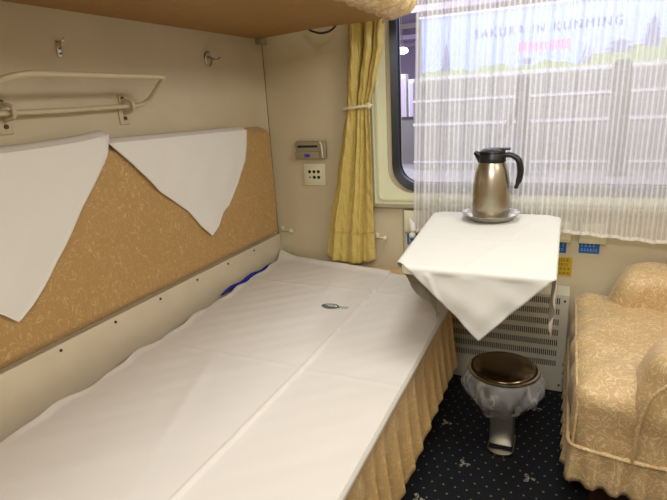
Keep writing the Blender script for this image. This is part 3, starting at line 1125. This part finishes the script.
# ---------------------------------------------------------------- waste bin
BX, BY = 1.068, -.525
bn = thing('waste_bin', 'round stainless pedal bin on a square post, lined with a clear bag', 'bin', (BX, BY, 0))
b = bmesh.new()
lathe(b, [(.070, .185), (.082, .19), (.090, .27), (.094, .287)], (BX, BY, 0), 40)
link('bucket', b, M_bucket, bn)
b = bmesh.new()
lathe(b, [(.100, .288), (.1045, .289), (.1055, .293), (.104, .299), (.098, .300)], (BX, BY, 0), 56)
link('rim', b, M_chrome, bn)
b = bmesh.new()
lathe(b, [(.0975, .3005), (.0965, .3035), (.085, .3065), (.05, .3085), (.0, .309)], (BX, BY, 0), 56, capt=False)
bmesh.ops.remove_doubles(b, verts=b.verts[:], dist=1e-5)
link('lid', b, M_lid, bn, angle=70)
b = bmesh.new()
box(b, BX - .036, BX + .036, BY + .000, BY + .075, .012, .186, bev=.006)
link('post', b, M_post_steel, bn)
b = bmesh.new()
prism(b, [(BX - .040, BY + .080), (BX - .040, BY - .004)] + [(BX + .040 * math.cos(a), BY - .006 + .030 * math.sin(a)) for a in [PI + PI * i / 12 for i in range(1, 12)]] + [(BX + .040, BY - .004), (BX + .040, BY + .080)], .001, .012, 'z')
link('foot', b, M_chrome, bn, smooth=False)
link('foot_band', bx(BX - .0365, BX + .0365, BY - .0008, BY + .0755, .014, .022), M_hole, bn, smooth=False)
def bagf(u, v):
    a = 2 * PI * u
    zz = .292 - .098 * v + (-.028 * max(0, math.cos(a - 4.3)) * v ** 2)
    rr = .104 + .014 * math.sin(PI * min(v * 1.15, 1)) ** .7 - .026 * v ** 4
    rr += (.003 * math.sin(a * 11 + 5 * v) + .002 * math.sin(a * 17 - 4 * v + 1) + .006 * math.sin(a * 5 + 2 + 3 * v)) * min(v * 3, 1)
    zz += .006 * math.sin(a * 7 + 1) * v + .004 * math.sin(a * 15) * v
    return (BX + rr * math.cos(a), BY + rr * math.sin(a), zz)
b = grid(bmesh.new(), 160, 24, bagf)
bmesh.ops.remove_doubles(b, verts=b.verts[:], dist=1e-5)
link('bin_liner', b, M_bag, bn, angle=35)

# ---------------------------------------------------------------- armchair
ac = thing('armchair', 'gold jacquard slipcovered armchair with ruffled skirt against the right wall', 'armchair', (1.6, -.46, 0))
def soft_box(x0, x1, y0, y1, z0, z1, bev, seg=5, div=18, puff=0.0, wob=.003, sd=0):
    b = bx(x0, x1, y0, y1, z0, z1, bev=bev, seg=seg)
    bmesh.ops.subdivide_edges(b, edges=[e for e in b.edges if e.calc_length() > bev * 1.5], cuts=div, use_grid_fill=True)
    cx, cy, cz = (x0 + x1) / 2, (y0 + y1) / 2, (z0 + z1) / 2
    for v in b.verts:
        p = v.co
        u, w, q = (p.x - cx) / (x1 - x0) * 2, (p.y - cy) / (y1 - y0) * 2, (p.z - cz) / (z1 - z0) * 2
        if puff:
            p.z += puff * q * max(0, 1 - u * u) * max(0, 1 - w * w)
        n = Vector((u ** 5, w ** 5, q ** 5))
        if n.length > 0:
            n.normalize()
            p += n * wob * h2(p.x * 18 + sd + p.z * 9, p.y * 17 + p.z * 15)
    return b
link('plinth', bx(1.315, 1.90, -.70, -.13, 0, .17), M_plinth, ac, smooth=False)
# seat: T cushion, front runs ahead of the arms
b = soft_box(1.256, 1.88, -.750, -.055, .14, .405, .05, puff=.012, wob=.010, sd=1)
link('seat', b, M_gold, ac, angle=80)
b = soft_box(1.392, 1.90, -.775, -.60, .08, .525, .055, wob=.009, sd=3)
for v in b.verts:      # rolled arm leans and widens at the top
    t_ = max(0, (v.co.z - .25) / .3)
    v.co.y -= .012 * t_
    v.co.x += .03 * max(0, (v.co.z - .42)) / .1
link('arm', b, M_gold, ac, angle=80)
b = soft_box(1.368, 1.90, -.215, -.035, .16, .525, .05, wob=.008, sd=6)
for v in b.verts:
    v.co.x += .035 * max(0, (v.co.z - .40)) / .13
link('arm', b, M_gold, ac, angle=80)
b = soft_box(1.74, 1.935, -.77, -.15, .30, .86, .06, wob=.006, sd=9)
link('back', b, M_gold, ac, angle=80)
# piping round the near arm's outer face and along the seat
b = bmesh.new()
pp = smooth_path([(1.88, -.796, .50), (1.50, -.796, .505), (1.418, -.793, .45), (1.394, -.787, .36), (1.392, -.779, .235)], .07, 7)
tube(b, pp, .0042, 8)
link('arm_piping', b, M_gold, ac)
b = bmesh.new()
tube(b, smooth_path([(1.2515, -.125, .235), (1.2515, -.756, .235), (1.39, -.779, .235), (1.91, -.789, .235)], .03, 5), .0042, 8)
link('skirt_piping', b, M_gold, ac)
b = bmesh.new()
tube(b, smooth_path([(1.264, -.09, .388), (1.262, -.70, .388), (1.268, -.738, .36), (1.262, -.748, .24)], .05, 5), .0035, 8)
link('seat_piping', b, M_gold, ac)
b = bmesh.new()
pth = [(p.x, p.y) for p in smooth_path([(1.252, -.125, 0), (1.252, -.757, 0), (1.39, -.775, 0), (1.92, -.785, 0)], .04, 6)]
ruffle(b, pth[::-1], .240, .125, .002, .010, .06, flare=.006, zwave=.008, seedv=8, step=.004)
mid = b
link('ruffle', b, M_gold, ac, mods=[('SOLIDIFY', dict(thickness=.0016))])

# ---------------------------------------------------------------- outside: station
M_conc = basic('platform_concrete', (150, 148, 150), .8, noise=.15, nscale=3)
M_rail = basic('white_rail_paint', (225, 225, 225), .5)
M_carb = basic('grey_coach_paint', (140, 139, 134), .5, noise=.08, nscale=2)
M_post = basic('dark_post_paint', (78, 74, 70), .6)
M_board = emit('lit_board_blue', (140, 164, 240), .95)
M_bgreen = emit('board_green_print', (136, 156, 100), .5)
M_bgrey = emit('board_slate_print', (100, 110, 150), .45)
M_btext = emit('board_blue_text', (20, 40, 110), .2)
M_bred = emit('board_red_text', (255, 40, 10), .9)
M_lamp = emit('lamp_white', (255, 250, 255), 6)
M_canopy = basic('lilac_canopy_paint', (214, 200, 220), .6)

pf = struct('platform', bx(-14, 16, 3.2, 30, -.1, .02), M_conc, smooth=False)
pf['kind'] = 'structure'
tr = struct('track_bed', bx(-14, 16, .12, 3.2, -1.2, -1.0), M_conc, smooth=False)
bw = thing('billboard', 'blue lit station billboard with lettering, pagodas and green trees, seen through the sheer curtain', 'billboard', (.9, 6.1, 1.3))
link('panel', bx(-.86, 3.4, 6.02, 6.12, 1.36, 2.17, bev=.01), M_board, bw, smooth=False)
b = bmesh.new()
box(b, -.9, 3.44, 5.99, 6.13, 2.17, 2.20)
box(b, -.9, 3.44, 5.99, 6.13, 1.31, 1.36)
link('frame', b, M_rail, bw, smooth=False)
# printed picture: hedge outline, pagodas
b = bmesh.new()
top = []
xx = -.86
while xx <= 3.4:
    base = 1.44 + .03 * math.sin(xx * 9) + .02 * math.sin(xx * 23 + 1)
    if 1.35 < xx:
        base += .16 * min(1, (xx - 1.35) / .7) + .03 * math.sin(xx * 14)
    top.append((xx, base))
    xx += .04
prism(b, [(-.86, 1.362)] + top + [(3.38, 1.362)], 6.014, 6.019)
link('tree_print', b, M_bgreen, bw, smooth=False)
def pagoda(cx, z0_, w, h, lv):
    b = bmesh.new()
    for i in range(lv):
        t_ = i / lv
        ww = w * (1 - .72 * t_)
        za = z0_ + h * t_
        zb_ = z0_ + h * (i + 1) / lv
        zm = za + (zb_ - za) * .5
        prism(b, [(cx - ww * .36, za), (cx + ww * .36, za), (cx + ww * .34, zm), (cx - ww * .34, zm)], 6.0125, 6.018)
        prism(b, [(cx - ww * .56, zm), (cx + ww * .56, zm), (cx + ww * .30, zb_), (cx - ww * .30, zb_)], 6.0120, 6.018)
    prism(b, [(cx - .012, z0_ + h), (cx + .012, z0_ + h), (cx, z0_ + h + h * .18)], 6.012, 6.018)
    link('pagoda_print', b, M_bgrey, bw, smooth=False)
pagoda(-.50, 1.42, .16, .34, 6)
pagoda(2.10, 1.54, .26, .34, 6)
pagoda(1.74, 1.50, .36, .15, 2)
pagoda(.62, 1.44, .14, .08, 1)
for i in range(3):
    link('stream_print', prism(bmesh.new(), [(1.27 + .05 * i, 1.40), (1.31 + .05 * i, 1.40), (1.37 + .04 * i, 1.68 - .03 * i)], 6.010, 6.0135), M_bgrey, bw, smooth=False)
text_mesh('lettering', 'SAKURA IN KUNMING', .16, (.83, 6.012, 1.885), M_btext, bw, space=1.35, width=1.85)
text_mesh('lettering', '昆明欢迎您', .13, (.82, 6.008, 1.655), M_bred, bw, width=.66)

# coach standing on the next track, below the board
cr = thing('coach', 'grey coach side with white stripes beyond the sheer curtain', 'railway coach', (.9, 5.8, 0))
link('body', bx(-.92, 3.6, 5.7, 5.95, .02, 1.30, bev=.01), M_carb, cr, smooth=False)
for za, zb_ in ((1.000, 1.035), (.665, .705), (-.0 + .12, .15)):
    link('stripe', bx(-.92, 3.6, 5.69, 5.701, za, zb_), M_rail, cr, smooth=False)
def post(x, h, y=5.2, lean=0.0, w=.085, lab=''):
    b = bmesh.new()
    prism(b, [(x - w, .02), (x + w, .02), (x + w * .9 + lean, h - .05), (x + w * .5 + lean, h), (x - w * .5 + lean, h), (x - w * .9 + lean, h - .05)], y - .06, y + .06)
    return b
p1 = thing('platform_post', 'dark braced post outside the window above the flask', 'post', (.67, 5.2, 0))
link('shaft', post(.70, 1.28, lean=-.06), M_post, p1, smooth=False)
b = prism(bmesh.new(), [(.36, .50), (.44, .50), (.66, .98), (.60, 1.0)], 5.16, 5.22)
link('brace', b, M_post, p1, smooth=False)
p2 = thing('platform_post', 'wider dark leaning post outside, towards the right of the window', 'post', (1.9, 5.2, 0))
link('shaft', post(1.78, 1.38, lean=-.05, w=.11), M_post, p2, smooth=False)

# station hall seen through the bare strip of glass at the left
hall = thing('station_canopy', 'lilac lit station canopy visible in the bare strip of glass', 'canopy', (-3, 12, 3))
link('roof', bx(-12, -.95, 6.5, 14, 2.85, 2.95), M_canopy, hall, smooth=False)
link('roof', bx(-.95, 12, 6.5, 14, 2.85, 2.95), M_canopy, hall, smooth=False)
for yy in (7.0, 9.0, 11.0, 13.0):
    link('beam', bx(-12, 12, yy, yy + .12, 2.42, 2.52), M_post if yy == 9 else M_canopy, hall, smooth=False)
link('rear_wall', bx(-12, 12, 14, 14.2, 0, 2.95), M_canopy, hall, smooth=False)
b = bmesh.new()
bmesh.ops.create_uvsphere(b, u_segments=16, v_segments=10, radius=.10, matrix=Matrix.Translation((-2.02, 8.9, 2.0)) @ Matrix.Diagonal((1.3, 1, .7, 1)))
l_ = link('lamp_globe', b, M_lamp)
tag(l_, 'glowing white lamp under the station canopy, in the bare strip of glass', 'lamp')
b = tube(bmesh.new(), [(-2.02, 8.9, 2.06), (-2.02, 8.9, 2.849)], .012, 6)
link('stem', b, M_post, l_)
for i, (x, w, h, y, lab) in enumerate([(-1.70, .13, 1.50, 7.8, 'tall white cabinet on the platform in the bare strip of glass'), (-1.53, .12, 1.40, 7.8, 'lower white cabinet beside the tall one on the platform')]):
    c = thing('platform_cabinet', lab, 'cabinet', (x, y, 0))
    link('case', bx(x - w / 2, x + w / 2, y, y + .2, .02, h, bev=.01), M_rail, c, smooth=False)
    link('door', bx(x - w / 2 + .03, x + w / 2 - .03, y - .012, y + .001, .4, h - .08), M_canopy, c, smooth=False)
w_ = thing('platform_fence', 'dark rail fence low on the platform in the bare strip of glass', 'fence', (-1.5, 6.4, 0))
link('top_rail', bx(-6, -.95, 6.38, 6.43, .74, .78), M_post, w_, smooth=False)
link('panel', bx(-6, -.95, 6.39, 6.42, .02, .74), M_carb, w_, smooth=False)

# ---------------------------------------------------------------- lights
def area(name, loc, size, power, rgb, rot=(0, 0, 0), sy=None):
    l = bpy.data.lights.new(name, 'AREA')
    l.energy = power
    l.color = rgb
    l.size = size
    if sy:
        l.shape = 'RECTANGLE'
        l.size_y = sy
    o = bpy.data.objects.new(name, l)
    COL.objects.link(o)
    o.location = loc
    o.rotation_euler = rot
    return o
cl = thing('ceiling_light', 'white panel light on the compartment ceiling, above the photo', 'lamp', (1.1, -1.2, RZ))
link('housing', bx(.83, 1.37, -2.12, -.58, RZ - .03, RZ - .001, bev=.005), M_ivory, cl)
area('ceiling_lamp_light', (1.1, -1.35, RZ - .035), .5, 16, (.98, .99, 1.0), sy=1.5)
# added unseen fill lamps: on the wall behind the camera, and over the armchair
wl = thing('added_wall_lamp', 'added unseen fill lamp in a white housing on the wall behind the photographer', 'lamp', (1.2, RY, 1.75))
link('housing', bx(.75, 1.65, RY + .002, RY + .05, 1.50, 1.90, bev=.006), M_ivory, wl)
area('added_wall_light', (1.2, RY + .055, 1.70), .85, 12, (.98, .99, 1.0), rot=(PI / 2, 0, 0), sy=.36)
wl = thing('added_wall_lamp', 'added unseen fill lamp in a white housing on the right wall over the armchair', 'lamp', (RX, -.9, 1.7))
link('housing', bx(RX - .05, RX - .002, -1.2, -.6, 1.58, 1.80, bev=.006), M_ivory, wl)
area('added_side_light', (RX - .055, -.9, 1.69), .2, 6.5, (.98, .985, .99), rot=(0, PI / 2, 0), sy=.56)  # fill added to lighten the left wall below the upper berth
area('hall_light', (-2.5, 7.2, 2.8), 3, 110, (1.0, .93, 1.0), sy=3)
area('canopy_light', (0, 4.6, 3.4), 6, 150, (.97, .96, 1.0), sy=1.5)
w = bpy.data.worlds.new('World')
S.world = w
w.use_nodes = True
w.node_tree.nodes['Background'].inputs[0].default_value = (.80, .78, .92, 1)
w.node_tree.nodes['Background'].inputs[1].default_value = .9

# ---------------------------------------------------------------- camera
yaw, pitch, roll, fpx = -.432282990, .283987574, .0574298120, 513.227
cyw, syw, cp, sp_ = math.cos(yaw), math.sin(yaw), math.cos(pitch), math.sin(pitch)
fw = Vector((syw * cp, cyw * cp, -sp_))
rt = Vector((cyw, -syw, 0))
dn = fw.cross(rt)
cr_, sr_ = math.cos(roll), math.sin(roll)
right = cr_ * rt + sr_ * dn
down = -sr_ * rt + cr_ * dn
mw = Matrix((right, -down, -fw)).transposed().to_4x4()
mw.translation = Vector((1.2, -2.0, 1.11))
cam = bpy.data.cameras.new('camera')
cam.sensor_width = 36
cam.lens = fpx / 667 * 36
cam.clip_start = .02
co = bpy.data.objects.new('camera', cam)
COL.objects.link(co)
co.matrix_world = mw
S.camera = co

S.view_settings.view_transform = 'Standard'
S.view_settings.look = 'None'
S.view_settings.gamma = 1
S.view_settings.use_curve_mapping = False
S.view_settings.exposure = 0.38
